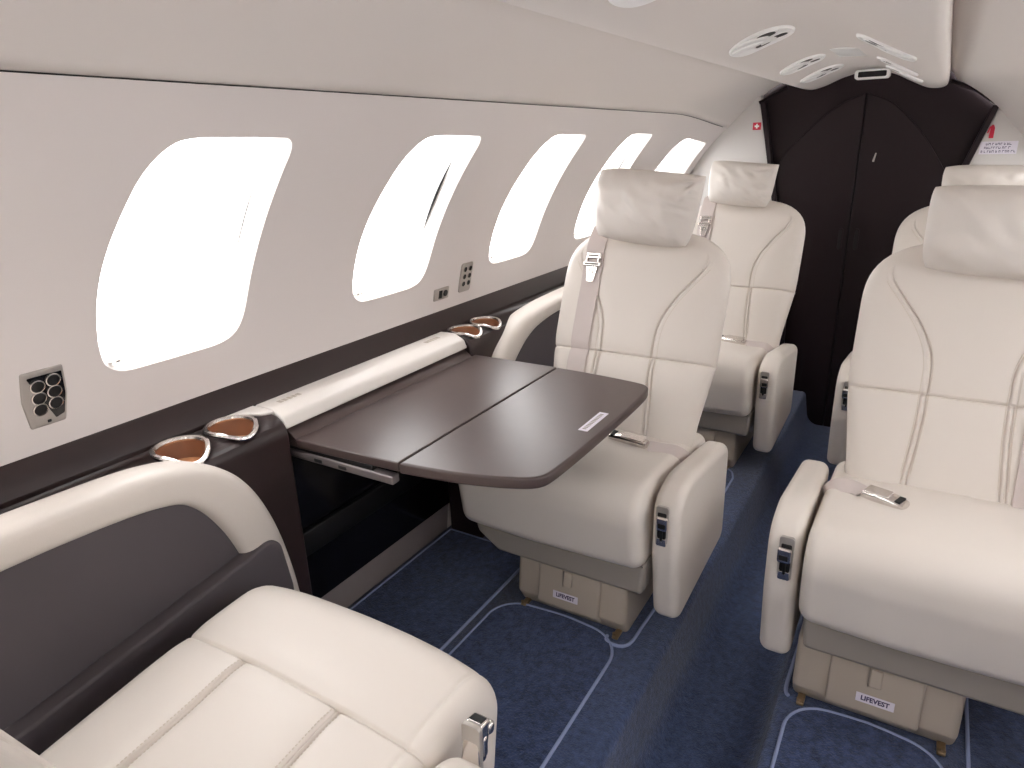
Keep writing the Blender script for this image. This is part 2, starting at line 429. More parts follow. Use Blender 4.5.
far_in = [(2.70, .655), (2.45, .652), (2.1, .645), (1.94, .630), (1.86, .605), (1.79, .56), (1.73, .50), (1.69, .40), (1.67, .25), (1.66, .06)]
far_inset = [(2.7, .05), (1.65, .05), (1.66, .3), (1.70, .47), (1.76, .56), (1.86, .63), (2.7, .66)]
fc = console('far dark side console behind the folding table with cup holders and cream arm pad', 1.566, 2.72,
        [(-.866, 1.618), (-.866, 1.728)], far_out, far_in, far_inset, None)
mb = MB(); box(mb, -.797, -.788, 2.09, 2.12, .55, .60, .004); tube(mb, [(-.788, 2.105, .575), (-.776, 2.105, .575)], .010, 10)
j = mb.build('headset_jack', M['brass'], fc); j.data.transform(Matrix.Translation(-Vector(fc.location)))

# table bay between the consoles
t = thing('table_cabinet', 'dark open cabinet under the white ledge lid beside the folding table', 'cabinet', (-.88, 1.22, 0))
T = Matrix.Translation(-Vector(t.location))
mb = MB(); extrude(mb, roundpoly([(-.936, .102, 0), (-.926, .102, .003), (-.926, .655, 0), (-.936, .655, 0)], 3), .884, 1.5655, .002, 2, 'xz'); mb.build('back_panel', M['black_gloss'], t)
mb = MB(); extrude(mb, roundpoly([(-.926, .250, .004), (-.912, .252, .004), (-.912, .318, .004), (-.926, .320, .004)], 3), .888, 1.560, .002, 2, 'xz'); mb.build('rail', M['black'], t)
mb = MB(); extrude(mb, roundpoly([(-.913, .640, 0), (-.913, .683, .004), (-.86, .684, .03), (-.828, .668, .020), (-.8185, .643, .003), (-.826, .643, .002), (-.836, .657, .012), (-.90, .64, .0)], 6), .884, 1.562, .006, 4, 'xz'); lid = mb.build('ledge_lid', M['lid'], t)
le = MB(); extrude(le, roundpoly([(-.913, .795, .004), (-.900, .822, .01), (-.880, .846, .01), (-.855, .856, .02), (-.845, .881, .002), (-.913, .881, 0)], 5), ZL, .6838, .003, 3, 'xy'); nc = bpy.data.objects['side_console']; le.build('ledge_end', M['lid'], nc).data.transform(Matrix.Translation(-Vector(nc.location)))
for yy in (.955, 1.475):
    mb = MB()
    for q in range(5): box(mb, -.884+.004*0, -.868, yy-.036+q*.013, yy-.026+q*.013, .6805, .6841, .001)
    m_ = mb.build('ledge_mark', M['plastic'], lid); m_.data.transform(T)
for o in t.children: o.data.transform(T)

# ------------------------------------------------------------------ folding table
t = thing('folding_table', 'dark brown two leaf folding table open in front of left middle seat', 'table', (-.82, 1.23, .60))
T = Matrix.Translation(-Vector(t.location))
ZT = .620
inner = roundpoly([(-.8055, .892, .004), (-.535, .906, .002), (-.535, 1.578, .002), (-.8055, 1.580, .004)], 4)
mb = MB(); extrude(mb, inner, ZT-.020, ZT, .003, 3, 'xy'); mb.build('inner_leaf', M['table'], t)
mb = MB(); extrude(mb, roundpoly([(-.8058, .601, .001), (-.8058, .6194, .001), (-.832, .640, .003), (-.842, .640, .001), (-.842, .601, .001)], 3), .8935, 1.5615, .002, 2, 'xz'); mb.build('hinge_strip', M['table'], t)
oc = catmull([(-.5325, .907, 0), (-.47, .914, 0), (-.40, .926, 0), (-.335, .944, 0), (-.285, .964, 0), (-.259, .985, 0), (-.250, 1.02, 0), (-.2455, 1.12, 0), (-.244, 1.26, 0), (-.2455, 1.42, 0), (-.250, 1.51, 0), (-.262, 1.543, 0), (-.29, 1.556, 0), (-.36, 1.566, 0), (-.44, 1.573, 0), (-.5325, 1.578, 0)], 6)
outer = roundpoly([(p.x, p.y, 0) for p in oc])
mb = MB(); extrude(mb, outer, ZT-.024, ZT, .005, 4, 'xy'); ol = mb.build('outer_leaf', M['table'], t)
mb = MB(); box(mb, -.294, -.272, 1.212, 1.326, ZT, ZT+.001, .0004)
for k in range(12): mb.add([(-.288+.009*0, 1.220+k*.0082, ZT+.0012), (-.279, 1.220+k*.0082, ZT+.0012), (-.279, 1.2255+k*.0082, ZT+.0012), (-.288, 1.2255+k*.0082, ZT+.0012)], [(0, 1, 2, 3)], 1, False)
lb = mb.build('label', [M['label'], M['skirt']], ol)
for yy, s in ((.897, 1), (1.560, -1)):
    mb = MB()
    xa = -.850 if s > 0 else -.75
    box(mb, xa, -.545, min(yy, yy+s*.022), max(yy, yy+s*.022), ZT-.048, ZT-.030, .003)
    box(mb, xa, -.60, min(yy+s*.004, yy+s*.020), max(yy+s*.004, yy+s*.020), ZT-.030, ZT-.0195, .001, 1)
    for xx in (-.76, -.69): box(mb, xx, xx+.022, yy-s*.001-.0006, yy-s*.001+.0006, ZT-.043, ZT-.036, .0004, 1)
    mb.build('slide_rail', [M['slide'], M['black']], t)
mb = MB(); box(mb, -.925, -.70, 1.18, 1.28, ZT-.075, ZT-.045, .006); box(mb, -.74, -.56, 1.20, 1.26, ZT-.045, ZT-.0195, .004); mb.build('support_arm', M['black'], t)
for o in t.children:
    o.data.transform(T)
    for g in o.children: g.data.transform(T)

# ------------------------------------------------------------------ seats
RA = math.radians(22.0)
BO = Vector((0, .330, .383)); BU = Vector((0, sin(RA), cos(RA))); BN = Vector((0, -cos(RA), sin(RA))); BL = .617
SH = .40
def bw(s):
    if s < .72: return .218+.029*sstep(0, .5, s)
    return .247*max(0, (1-((s-.72)/.28)**2.9))**(1/2.9)
def bt(s): return .058*(min(1, s/.02+.3) if s < .02 else 1)*(max(0, 1-((s-.8)/.2)**2.5)**.45 if s > .8 else 1)
def bxr(s): return .083+.012*(1-sstep(.0, .35, s))+.145*sstep(.46, .97, s)**1.3
def bxs(s):
    a, b = bxr(s), bw(s)*.84; k = .03
    h = max(0, k-abs(a-b))/k; return max(.0, min(a, b)-h*h*k/4)
def front_n(x, s):
    w = max(bw(s), 1e-4); q = min(1, abs(x)/w)
    n = bt(s)*(1-q**4.5)**.5
    xs = bxs(s); d = abs(x)-xs; up = sstep(SH-.01, SH+.01, s); f = min(1, w/.15)*sstep(-.03, .015, bw(s)*.84-bxr(s)); f0 = min(1, w/.15)
    n -= f*.0050*((1-.75*up)*math.exp(-((d-.0055)/.0020)**2)+math.exp(-((d+.0055)/.0020)**2))
    n -= f*.0050*math.exp(-((d)/.024)**2)
    n -= .0065*math.exp(-((s-SH)*BL/.0030)**2)+.0045*math.exp(-((s-SH)*BL/.02)**2)
    if abs(x) < xs: n -= .006*(1-(x/max(xs, 1e-4))**2)*sstep(.0, .3, s)*f
    return n
def back_pt(x, s, lift=0): return BO+BU*(s*BL)+BN*(front_n(x, s)+lift)+Vector((x, 0, 0))
def make_backrest():
    ss = sorted(set([0, .004, .01, .02]+[i/46 for i in range(1, 46)]+[SH+d for d in (-.03, -.02, -.012, -.007, -.004, -.002, 0, .002, .004, .007, .012, .02, .03)]+[.955, .968, .98, .988, .994, .998, 1.0]))
    rows = []
    for s in ss:
        w = bw(s); xs = bxs(s)
        offs = [-.02, -.015, -.0105, -.0085, -.007, -.0055, -.004, -.0025, 0, .0025, .004, .0055, .007, .0085, .0105, .015, .02]; sc = min(1, w/.12)
        h = [(xs-.02*sc)*k/9 for k in range(9)]+[xs+o*sc for o in offs]
        h = [min(v, w) for v in h]
        a = min(xs+.02*sc, w*.999)
        h += [a+(w-a)*sin(pi/2*k/14) for k in range(1, 15)]
        h = [v if i == 0 else max(v, 0) for i, v in enumerate(h)]
        full = [-v for v in h[::-1]][:-1]+h
        fr = [BO+BU*(s*BL)+BN*front_n(x, s)+Vector((x, 0, 0)) for x in full]
        bk = []
        for k in range(1, 20):
            x = w*cos(pi*k/20); q = abs(x)/max(w, 1e-4)
            bk.append(BO+BU*(s*BL)-BN*(bt(s)*.9*max(0, 1-q**5)**.5)+Vector((x, 0, 0)))
        rows.append(fr+bk)
    mb = MB(); mb.grid(rows, cu=True); n = len(rows[0])
    mb.add(rows[0], [list(range(n))]); return mb
def make_pillow(seed, a=.149, b=.099, c=.064):
    N = 48; mb = MB()
    g = [sin(pi/2*(2*i/N-1)) for i in range(N+1)]
    for sg in (1, -1):
        rows = []
        for v in g:
            row = []
            for u in g:
                # rounded-square outline with softly drawn-in sides
                e = abs(u*v)**3*(1-.75*sstep(-.2, .9, u)*sstep(-.2, .9, v))
                x = a*u*(1+.05*v)*(1-.02*(1-v*v)-.085*e+.008*sin(3*v+seed)); z = b*v*(1-.02*(1-u*u)-.10*e+.010*sin(2.4*u+seed*2))
                th = c*max(0, 1-abs(u)**2.8)**.58*max(0, 1-abs(v)**2.5)**.58
                m = (1-u**8)*(1-v**8)
                wv = noise.noise(Vector((u*1.5+seed*3.1, v*1.5, sg*2)))*.006
                wv += noise.noise(Vector((u*4.5+v*3+seed, v*1.8-u*1.2, seed*1.7)))*.007
                fold = noise.noise(Vector((u*2.2+seed, v*7+u*2.5, seed)))
                wv += .010*fold*sstep(-.1, .9, u)+.006*noise.noise(Vector((u*7+v*2, v*2.5, seed+5)))*sstep(.2, 1, abs(v))
                dx, dy = u-.92, v-.85; r = math.hypot(dx, dy); wv += .009*math.exp(-(r/.6)**2)*sin(math.atan2(dy, dx)*7+seed*2.3)*min(1, r/.15)
                row.append((x, -sg*(th+wv*m), z))
            rows.append(row)
        mb.grid(rows)
    return mb
def cushion(cross, ext=0):
    hw = .258
    prof = roundpoly([(.47, .255, .02), (-.055, .232, .045), (-.092, .455, .098), (.10, .445, .5), (.47, .398, .03)], 14, .009)
    if cross:
        extra = [cross+d for d in (-.012, -.007, -.004, -.002, 0, .002, .004, .007, .012)]
        out = []
        for i, p in enumerate(prof):
            q = prof[(i+1) % len(prof)]; out.append(p)
            if p.y > .36 and q.y > .36:
                ins = [e for e in extra if min(p.x, q.x)+1e-4 < e < max(p.x, q.x)-1e-4]
                ins.sort(reverse=q.x < p.x)
                for e in ins: out.append(p.lerp(q, (e-p.x)/(q.x-p.x)))
        prof = out
    sx = .100
    us = []
    for k in range(1, 40): us.append(-hw+.03+(2*hw-.06)*k/40)
    for s in (-sx, sx): us += [s+d for d in (-.013, -.009, -.0065, -.005, -.0035, -.002, 0, .002, .0035, .005, .0065, .009, .013)]
    us += [s*(hw-.034)+d for s in (1, -1) for d in (-.004, -.002, 0, .002, .004)]
    us = sorted(set(round(u, 5) for u in us if abs(u) < hw-.0285))
    def disp(x, p, m):
        top = sstep(.2, .8, m.y); q = min(1, abs(x)/hw); d = 0
        d += .016*(1-q**2.2)*sstep(.1, .9, m.y)*sstep(.47, .30, p.x) + .010*(1-q**3)*max(0, -m.x)*.8
        ystart = cross if cross else .30
        if p.x > ystart: d -= top*(.0042*(math.exp(-((abs(x)-sx-.0035)/.0018)**2)+math.exp(-((abs(x)-sx+.0035)/.0018)**2))+.004*math.exp(-((abs(x)-sx)/.016)**2))*(1 if cross else sstep(.30, .36, p.x))
        if cross: d -= top*(.006*math.exp(-((p.x-cross)/.0028)**2)+.0045*math.exp(-((p.x-cross)/.02)**2))
        if m.y > -.2 and cross and x < 0: d -= .0028*math.exp(-((abs(x)-(hw-.034))/.003)**2)
        # gentle puckers where the leather is pulled over the front
        d += .0022*noise.noise(Vector((x*7, p.x*9, p.y*9)))
        return d
    mb = MB(); extrude(mb, prof, -hw, hw, .030, 7, 'yz', us=us, disp=disp); return mb
def cush_z(y): return (.452-.05*(y-.0)/.37 if y > .05 else .45)+.016
VTXT = textmesh('LIFEVEST', .0150)
def stitches(paths, name, parent):
    mb = MB()
    for pts in paths:                       # pts: (point, normal) samples along a seam
        acc = 0; 
        for (a, na), (b, nb) in zip(pts, pts[1:]):
            t = (b-a); L = t.length
            if L < 1e-5: continue
            t.normalize(); q = 0
            while q < L-.0035:
                p = a.lerp(b, q/L)+na*.0004; e = p+t*.0036; sd = t.cross(na).normalized()*.00085
                mb.add([p-sd, p+sd, e+sd, e-sd, (p+e)/2+na*.0011-sd*.6, (p+e)/2+na*.0011+sd*.6], [(0, 1, 5, 4), (4, 5, 2, 3), (0, 4, 3), (1, 2, 5)])
                q += .0058
    return mb.build(name, M['thread'], parent, auto=0)
from mathutils.bvhtree import BVHTree
def latch(s):
    """chrome buckle stowed on the end of the arm: plate, dark slot, tongue"""
    mb = MB()
    ex = lambda pts, y0, y1, mi, r=.0015: extrude(mb, roundpoly(pts, 4), y0, y1, r, 2, 'xz', mi=mi)
    ex([(-.015, -.052, .007), (.015, -.052, .007), (.015, .052, .007), (-.015, .052, .007)], -.004, .004, 0)
    ex([(-.0105, -.030, .003), (.0105, -.030, .003), (.0105, .036, .003), (-.0105, .036, .003)], -.0052, -.003, 1, .0006)
    ex([(-.016, -.005, .006), (.012, -.005, .006), (.012, .030, .006), (-.016, .030, .006)], -.016, -.0048, 2, .004)
    ex([(-.012, .002, .002), (.006, .002, .002), (.006, .014, .002), (-.012, .014, .002)], -.0168, -.0150, 1, .0005)
    ex([(-.003, -.036, .002), (.003, -.036, .002), (.003, -.002, .002), (-.003, -.002, .002)], -.009, -.0048, 1, .001)
    ex([(-.0125, -.050, .004), (.0125, -.050, .004), (.0105, -.030, .002), (-.0105, -.030, .002)], -.008, -.0035, 2, .001)
    return mb
def make_seat(label, loc, rz, s, cross=False, pil=(0, 0, 1), box_off=.04, buckle=None, seed=1, tall=False, arm_dy=0, back=(.02, 0), dx=(0, -.012), pscale=1):
    t = thing('aircraft_seat', label, 'seat', loc, rz, 'cream leather cabin seats')
    # base with life vest compartment
    bx = s*box_off
    mb = MB(); extrude(mb, roundpoly([(.012, 0, .01), (-.016, .045, .012), (-.002, .168, .012), (.40, .168, .01), (.40, 0, .01)], 5), bx-.158, bx+.158, .014, 4, 'yz')
    base = mb.build('base', M['plastic'], t)
    mb = MB(); extrude(mb, roundpoly([(.004, .004, .008), (-.028, .044, .012), (-.014, .160, .008), (.010, .160, .003)], 5), bx-.088, bx+.088, .006, 3, 'yz')
    extrude(mb, roundpoly([(-.027, .112, .002), (-.019, .150, .002), (-.008, .150, .001), (-.012, .110, .001)], 3), bx-.012, bx+.012, .003, 3, 'yz')
    box(mb, bx-.0135, bx-.0125, -.0245, -.012, .108, .152, .0003, 1)
    dr = mb.build('vest_door', [M['plastic'], M['skirt']], base)
    # placard lies on the sloping door
    mb = MB(); box(mb, -.036, .036, -.0105, .0105, 0, .0008, .0003); vs, fs = VTXT; mb.add([(v.x*.92, v.y, .0012) for v in vs], fs, 1, False)
    pl = mb.build('placard', [M['label'], M['ink']], base)
    mt = Matrix.Translation((bx-.005*s, -.0252, .079)) @ Matrix.Rotation(math.radians(83.5), 4, 'X') @ Matrix.Rotation(0, 4, 'Z')
    pl.data.transform(mt)
    for q in (-1, 1):
        mb = MB(); xx = bx+q*.135
        box(mb, xx-.008, xx+.008, -.026, .05, .0, .010, .003); tube(mb, [(xx-.004, -.020, .006), (xx-.004, -.020, .016)], .004, 8); tube(mb, [(xx+.005, -.021, .006), (xx+.005, -.021, .013)], .003, 8)
        mb.build('track_fitting', M['brass'], t)
    # pan under the cushion
    mb = MB(); extrude(mb, roundpoly([(-.24*s, .250, .004), (-.236*s, .205, .03), (-.17*s, .160, .02), (.24*s, .158, .012), (.248*s, .250, .004)], 6), -.030, .40, .010, 3, 'xz')
    mb.build('seat_pan', M['skirt'], t)
    mb = cushion(cross); mb.xform(Matrix.Translation((s*dx[1], 0, 0))); cu = mb.build('cushion', M['leather'], t, auto=70)
    if cross:
        bv = BVHTree.FromPolygons([Vector(v) for v in mb.v], mb.f); paths = []
        for xx in (-.1085, -.0915, .0915, .1085):
            pp = []
            for k in range(60):
                h = bv.ray_cast(Vector((xx+s*dx[1], cross+.006+.0058*k*1.0, .7)), Vector((0, 0, -1)))
                if h[0]: pp.append((h[0], h[1] if h[1].z > 0 else -h[1]))
            paths.append(pp)
        stitches(paths[:2], 'stitching', cu); stitches(paths[2:], 'stitching', cu)
    MBK = Matrix.Translation((s*back[0], back[1], 0))
    mb = make_backrest(); mb.xform(MBK); bo = mb.build('backrest', M['leather'], t, auto=70)
    if not cross:
        paths = []
        for sg in (-1, 1):
            for o in (-.0095, .0095):
                pp = []
                for k in range(100):
                    q = .10+.0094*k*.78
                    if bw(q)*.84-bxr(q) < .012: break
                    pp.append((MBK @ back_pt(sg*(bxs(q)+o), q), BN))
                paths.append(pp)
        stitches(paths[:2], 'stitching', bo); stitches(paths[2:], 'stitching', bo)
    # shell behind the backrest
    mb = MB(); extrude(mb, roundpoly([(.40, .20, .02), (.46, .20, .02), (.50, .44, .03), (.43, .46, .02)], 5), -.19, .19, .015, 3, 'yz'); mb.xform(MBK); mb.build('back_shell', M['plastic'], t)
    px, roll, pz = pil
    pw = make_pillow(seed); pw.xform(Matrix.Scale(pscale, 4))
    pw.xform(MBK @ Matrix.Translation(Vector((px, .470, pz))) @ Matrix.Rotation(math.radians(roll), 4, 'Y') @ Matrix.Rotation(math.radians(-4), 4, 'X'))
    pw.build('headrest_pillow', M['pillow'], t, auto=0)
    # arm on the aisle side
    prof = roundpoly([(.0, .086, .035), (-.034, .28, .10), (-.034, .436, .075), (.07, .462, .15), (.405, .412, .04), (.41, .112, .04)], 8, .03)
    x0, x1 = sorted((s*(.257+dx[0]), s*(.324+dx[0])))
    mb = MB(); extrude(mb, prof, x0, x1, .022, 6, 'yz', us=[x0+.028, x1-.028]); mb.xform(Matrix.Translation((0, arm_dy, 0))); arm = mb.build('armrest', M['leather'], t, auto=60)
    la = latch(s); la.xform(Matrix.Translation((s*(.284+dx[0]), -.0315+arm_dy, .368)) @ Matrix.Rotation(math.radians(2), 4, 'X') @ Matrix.Scale(-s if s else 1, 4, (1, 0, 0)))
    if tall: la.xform(Matrix.Translation((0, 0, .055)))
    if cross:
        o0 = len(la.v); W_ = lambda w, q: q
        box(la, -.014, .014, -.026, .0, .0, .062, .005, 2); box(la, -.010, .010, -.021, -.006, .0605, .0628, .002, 1); box(la, -.017, .017, -.034, -.02, .038, .056, .005, 2)
        la.xform(Matrix.Translation((s*.284, -.020+arm_dy, .415)) @ Matrix.Rotation(math.radians(14), 4, 'X'), o0)
    la.build('latch', [M['satin'], M['black'], M['chrome']], arm)
    # shoulder strap on the outboard side, with tongue and slide
    if cross: strap = False
    else: strap = True
    xs = -s*.140
    sv = [.05+.93*i/40*1.0 for i in range(41)]; sv = [q for q in sv if bw(q) > .185]
    pts = [back_pt(xs, q, .004) for q in sv]
    # keep the strap clear of the curved bolster by riding on its highest point across the width
    pts = [BO+BU*(q*BL)+BN*(max(front_n(xs+d, q) for d in (-.02, 0, .02))+.003)+Vector((xs, 0, 0)) for q in sv]
    e = pts[-1]; pts += [e+BU*.035-BN*.016, e+BU*.055-BN*.05, e+BU*.05-BN*.09]
    mb = MB(); nn = [BN]*len(sv)+[(BN+BU).normalized(), BU, (BU-BN).normalized()]
    ribbon(mb, pts, (1, 0, 0), .0295, .0028, nn); mb.xform(MBK); st = mb.build('shoulder_strap', M['web'], t) if strap else None
    q = .80; c = BO+BU*(q*BL)+BN*(max(front_n(xs+d, q) for d in (-.02, 0, .02))+.006)+Vector((xs, 0, 0))
    mb = MB()
    box(mb, -.027, .027, -.007, .007, .0, .011, .003); box(mb, -.022, .022, -.003, .003, .0105, .0118, .0005, 1)
    box(mb, -.022, .024, .016, .034, .0, .008, .003); box(mb, -.015, .017, .022, .028, .0075, .0088, .0005, 1)
    for k in (-.019, .017): box(mb, k-.003, k+.003, .004, .02, .001, .009, .002)
    tp = roundpoly([(-.018, -.006, .003), (-.011, -.052, .006), (.011, -.052, .006), (.018, -.006, .003)], 4); extrude(mb, tp, .002, .0055, .001, 2, 'xy')
    for k in (-.006, .006): box(mb, k-.002, k+.002, -.028, -.014, .0048, .006, .0005, 1)
    mx = Matrix.Translation(c) @ Matrix(((1, 0, 0), (0, BU.y, BN.y), (0, BU.z, BN.z))).to_4x4()
    mb.xform(MBK @ mx)
    if strap: mb.build('belt_tongue', [M['chrome'], M['skirt']], st)
    # lap belt lying on the cushion
    (ax_, ay), (bx_, by), wp = buckle
    za = lambda x, y: cush_z(y)+.0005-.016*(min(1, abs(x)/.258)**2.2)
    A = Vector((s*ax_, ay, za(ax_, ay)+.010)); B = Vector((s*bx_, by, za(bx_, by)+.012))
    d = (A-B).normalized(); up = Vector((0, -.25, 1)); sd = d.cross(up).normalized(); up = sd.cross(d).normalized()
    L = (A-B).length
    mb = MB()
    rows = []
    for i in range(15):
        u = i/14; hw = .0185*(1-.25*abs(2*u-1)**3) if u < .8 else .0185*(.93-.2*((u-.8)/.2)**2)
        hh = .005+.013*sin(pi*min(1, u*.8+.12))**.8
        ctr = B+d*(L*u)
        row = []
        for k in range(16):
            a = 2*pi*k/16; cx, sy = cos(a), sin(a)
            row.append(ctr+sd*hw*math.copysign(abs(cx)**.55, cx)+up*(hh*math.copysign(abs(sy)**.7, sy) if sy > 0 else hh*.55*sy))
        rows.append(row)
    mb.grid(rows, cu=True); k = len(rows[0]); mb.add(rows[0], [list(range(k))]); mb.add(rows[-1], [list(range(k))])
    # dark release slot near the tip and lifted lever plate
    o0 = len(mb.v)
    box(mb, -.012, .012, L-.0185, L-.005, .0100, .0145, .002, 1)
    box(mb, -.0135, .0135, .006, L*.66, .0140, .0185, .0016, 0)
    mb.xform(Matrix.Translation(B) @ Matrix((sd, d, up)).transposed().to_4x4(), o0)
    lb = mb.build('lap_buckle', [M['chrome'], M['black']], t)
    W = [Vector((s*x, y, za(x, y)+h)) for x, y, h in wp]
    pts = catmull([B-d*.004]+W, 8); sides = []; nrs = []
    for i in range(len(pts)):
        tt = (pts[min(i+1, len(pts)-1)]-pts[max(i-1, 0)]).normalized(); f = i/(len(pts)-1)
        u0 = Vector((0, -.25, 1)).lerp(Vector((s*.5, -.9, .45)), f*.7).normalized(); q = tt.cross(u0).normalized(); sides.append(q); nrs.append(q.cross(tt))
    mb = MB(); ribbon(mb, pts, sides, .021, .0028, nrs); mb.build('lap_strap', M['web'], lb)
    return t
bk_left = ((.050, .215), (.158, .200), [(.195, .208, .010), (.230, .222, .008), (.252, .245, -.012)])
bk_right = ((.094, .135), (.174, .180), [(.195, .195, .014), (.222, .205, .016), (.244, .215, .002), (.256, .23, -.02)])
make_seat('cream leather seat by the folding table, its cushion partly under the table', (-.42, 1.36, 0), 0, 1, pil=(.010, 5, 1.026), box_off=.037, buckle=bk_left, seed=1)
make_seat('cream leather seat at far left against the dark door, behind the seat by the table', (-.42, 2.43, 0), 0, 1, pil=(-.010, 5, 1.024), back=(.040, 0), pscale=.87, box_off=.037, buckle=bk_left, seed=2.2)
make_seat('large cream leather seat at right of the aisle with chrome buckle on its cushion', (.425, 1.36, 0), 0, -1, pil=(.010, 2, .990), back=(.010, 0), dx=(.010, 0), box_off=.095, buckle=bk_right, seed=3.4)
make_seat('cream leather seat at far right, mostly hidden behind the large right seat', (.425, 2.44, 0), 0, -1, pil=(.02, 1, .990), back=(0, 0), dx=(.010, 0), box_off=.095, buckle=bk_right, seed=4.1)
make_seat('foreground cream leather seat at bottom left seen from above, facing the table', (-.42, .625, 0), pi, -1, cross=.112, arm_dy=.095, back=(0, .068), pil=(0, 0, 1.02), box_off=.04, buckle=((.05, .36), (.15, .36), [(.19, .37, .01), (.225, .38, .010), (.25, .40, -.012)]), seed=5, tall=True)

# ------------------------------------------------------------------ carpet mats and edging
def cmat(label, pts, z=.006, y=None):
    lp = roundpoly(pts, 10)
    t = thing('floor_mat', label, 'mat', (sum(p.x for p in lp)/len(lp), sum(p.y for p in lp)/len(lp), 0))
    T = Matrix.Translation(-Vector(t.location))
    mb = MB(); extrude(mb, lp, .0004, z, .002, 2, 'xy'); o = mb.build('pile', M['mat'], t); o.data.transform(T)
    mb = MB(); tube(mb, [(p.x, p.y, .0042) for p in lp], .0042, 8, closed=True); o = mb.build('piping', M['piping'], t); o.data.transform(T)
    return t
cmat('navy floor mat with light blue edging in front of the seat by the table', [(-.582, .70, .04), (-.226, .70, .04), (-.226, 1.335, .11), (-.40, 1.352, .3), (-.582, 1.335, .085)])
cmat('navy outboard carpet strip with a straight light blue edge beside the table cabinet', [(-.925, .90, .005), (-.612, .90, .005), (-.612, 1.56, .005), (-.925, 1.56, .005)])
cmat('navy floor mat with light blue edging in front of the large right seat', [(.176, .70, .04), (.478, .70, .04), (.478, 1.33, .10), (.33, 1.352, .3), (.176, 1.335, .10)])
cmat('navy outboard carpet strip with light blue edge beneath the large right seat', [(.512, .90, .005), (.92, .90, .005), (.92, 1.75, .005), (.512, 1.75, .005)])
cmat('navy floor mat with light blue edging behind the seat by the table', [(-.582, 2.0, .04), (-.205, 2.0, .04), (-.205, 2.35, .02), (-.225, 2.42, .05), (-.582, 2.42, .085)])
def edging(label, pts):
    mb = MB(); lp = catmull([(a, b, .0045) for a, b in pts], 8); tube(mb, lp, .0045, 8); o = mb.build('carpet_edging', M['piping']); tag(o, label, 'carpet edging')
edging('light blue carpet edging around the base of the seat by the table', [(-.268, 1.336), (-.261, 1.316), (-.226, 1.314), (-.206, 1.340), (-.202, 1.42), (-.196, 1.60), (-.194, 1.76)])
edging('light blue carpet edging beside the base of the large right seat', [(.166, 1.72), (.163, 1.60), (.160, 1.45), (.160, 1.37), (.168, 1.350)])

# ------------------------------------------------------------------ wall controls
def wall_frame(y, z, side=-1, off=0):
    th = math.asin((z-ZC)/rad(y)); p = wallpt(y, th, side, off); nrm = Vector((-side*cos(th), 0, -sin(th)))
    up = Vector((side*-sin(th), 0, cos(th))); ey = Vector((0, -side*1.0*-1, 0))
    ex = up.cross(nrm)
    return Matrix.Translation(p) @ Matrix((ex, up, nrm)).transposed().to_4x4()
def panel6(label, y, z, w, h, loc_style):
    t = thing('control_panel', label, 'control panel', (0, 0, 0)); t.matrix_world = wall_frame(y, z)
    a, b = w/2, h/2
    mb = MB()
    if loc_style == 'big':
        extrude(mb, roundpoly([(-a*.78, -b, .004), (0, -b, .0), (a*.80, -b, .004), (a, 0, .05), (a*.92, b, .003), (-a*.92, b, .003), (-a, 0, .05)], 6), -.004, .004, .002, 3, 'xy')
        pl = roundpoly([(-a*.72, b*.82, .002), (a*.82, b*.82, .002), (a*.90, 0, .04), (a*.75, -b*.70, .004), (a*.35, -b*.80, .002)], 5)
        mb.add([(p.x, p.y, .0046) for p in pl], [list(range(len(pl)))], 1, False)
        mb.build('face_plate', [M['satin'], M['black_gloss']], t)
    else:
        extrude(mb, roundpoly([(-a, -b, .008), (a, -b, .008), (a, b, .008), (-a, b, .008)], 6), -.004, .005, .002, 3, 'xy'); mb.build('face_plate', [M['satin']], t)
    for r in range(3):
        for c in range(2):
            mb = MB(); cx = (-.15 if c == 0 else .20)*w if loc_style == 'big' else (-.22 if c == 0 else .22)*w; cy = (.29-.205*r-(.05 if c == 0 else 0))*h if loc_style == 'big' else (.30-.25*r)*h; R = w*.14 if loc_style == 'big' else w*.13
            ring = lambda rr, zz: [(cx+rr*cos(2*pi*k/20), cy+rr*sin(2*pi*k/20), zz) for k in range(20)]
            mb.grid([ring(R*1.22, .0045), ring(R*1.2, .0068), ring(R*1.02, .0072)], 0, cu=True); mb.grid([ring(R*1.02, .0072), ring(R*.95, .0056)], 1, cu=True); mb.add(ring(R*.95, .0056), [list(range(20))], 1)
            mb.build('button', [M['chrome'] if loc_style == 'big' else M['satin'], M['black']], t)
    if loc_style == 'big':
        mb = MB(); box(mb, -.002, .004, -.046, -.041, .004, .006, .001); mb.build('pin_hole', M['black'], t)
    return t
panel6('silver and black six button control panel on the wall at far left', .497, .830, .070, .104, 'big')
panel6('small silver six button control panel between the second and third windows', 1.716, .818, .060, .093, 'small')
t = thing('jack_plate', 'small silver jack plate with two sockets below the second window', 'jack plate'); t.matrix_world = wall_frame(1.596, .788)
mb = MB(); box(mb, -.035, .035, -.018, .018, -.004, .005, .003); mb.build('face_plate', M['satin'], t)
mb = MB(); box(mb, -.016, .0, -.012, .012, .0045, .0062, .002); mb.build('socket', M['black'], t)
mb = MB(); tube(mb, [(.017, 0, .0045), (.017, 0, .0065)], .010, 16); mb.build('socket', M['black'], t)

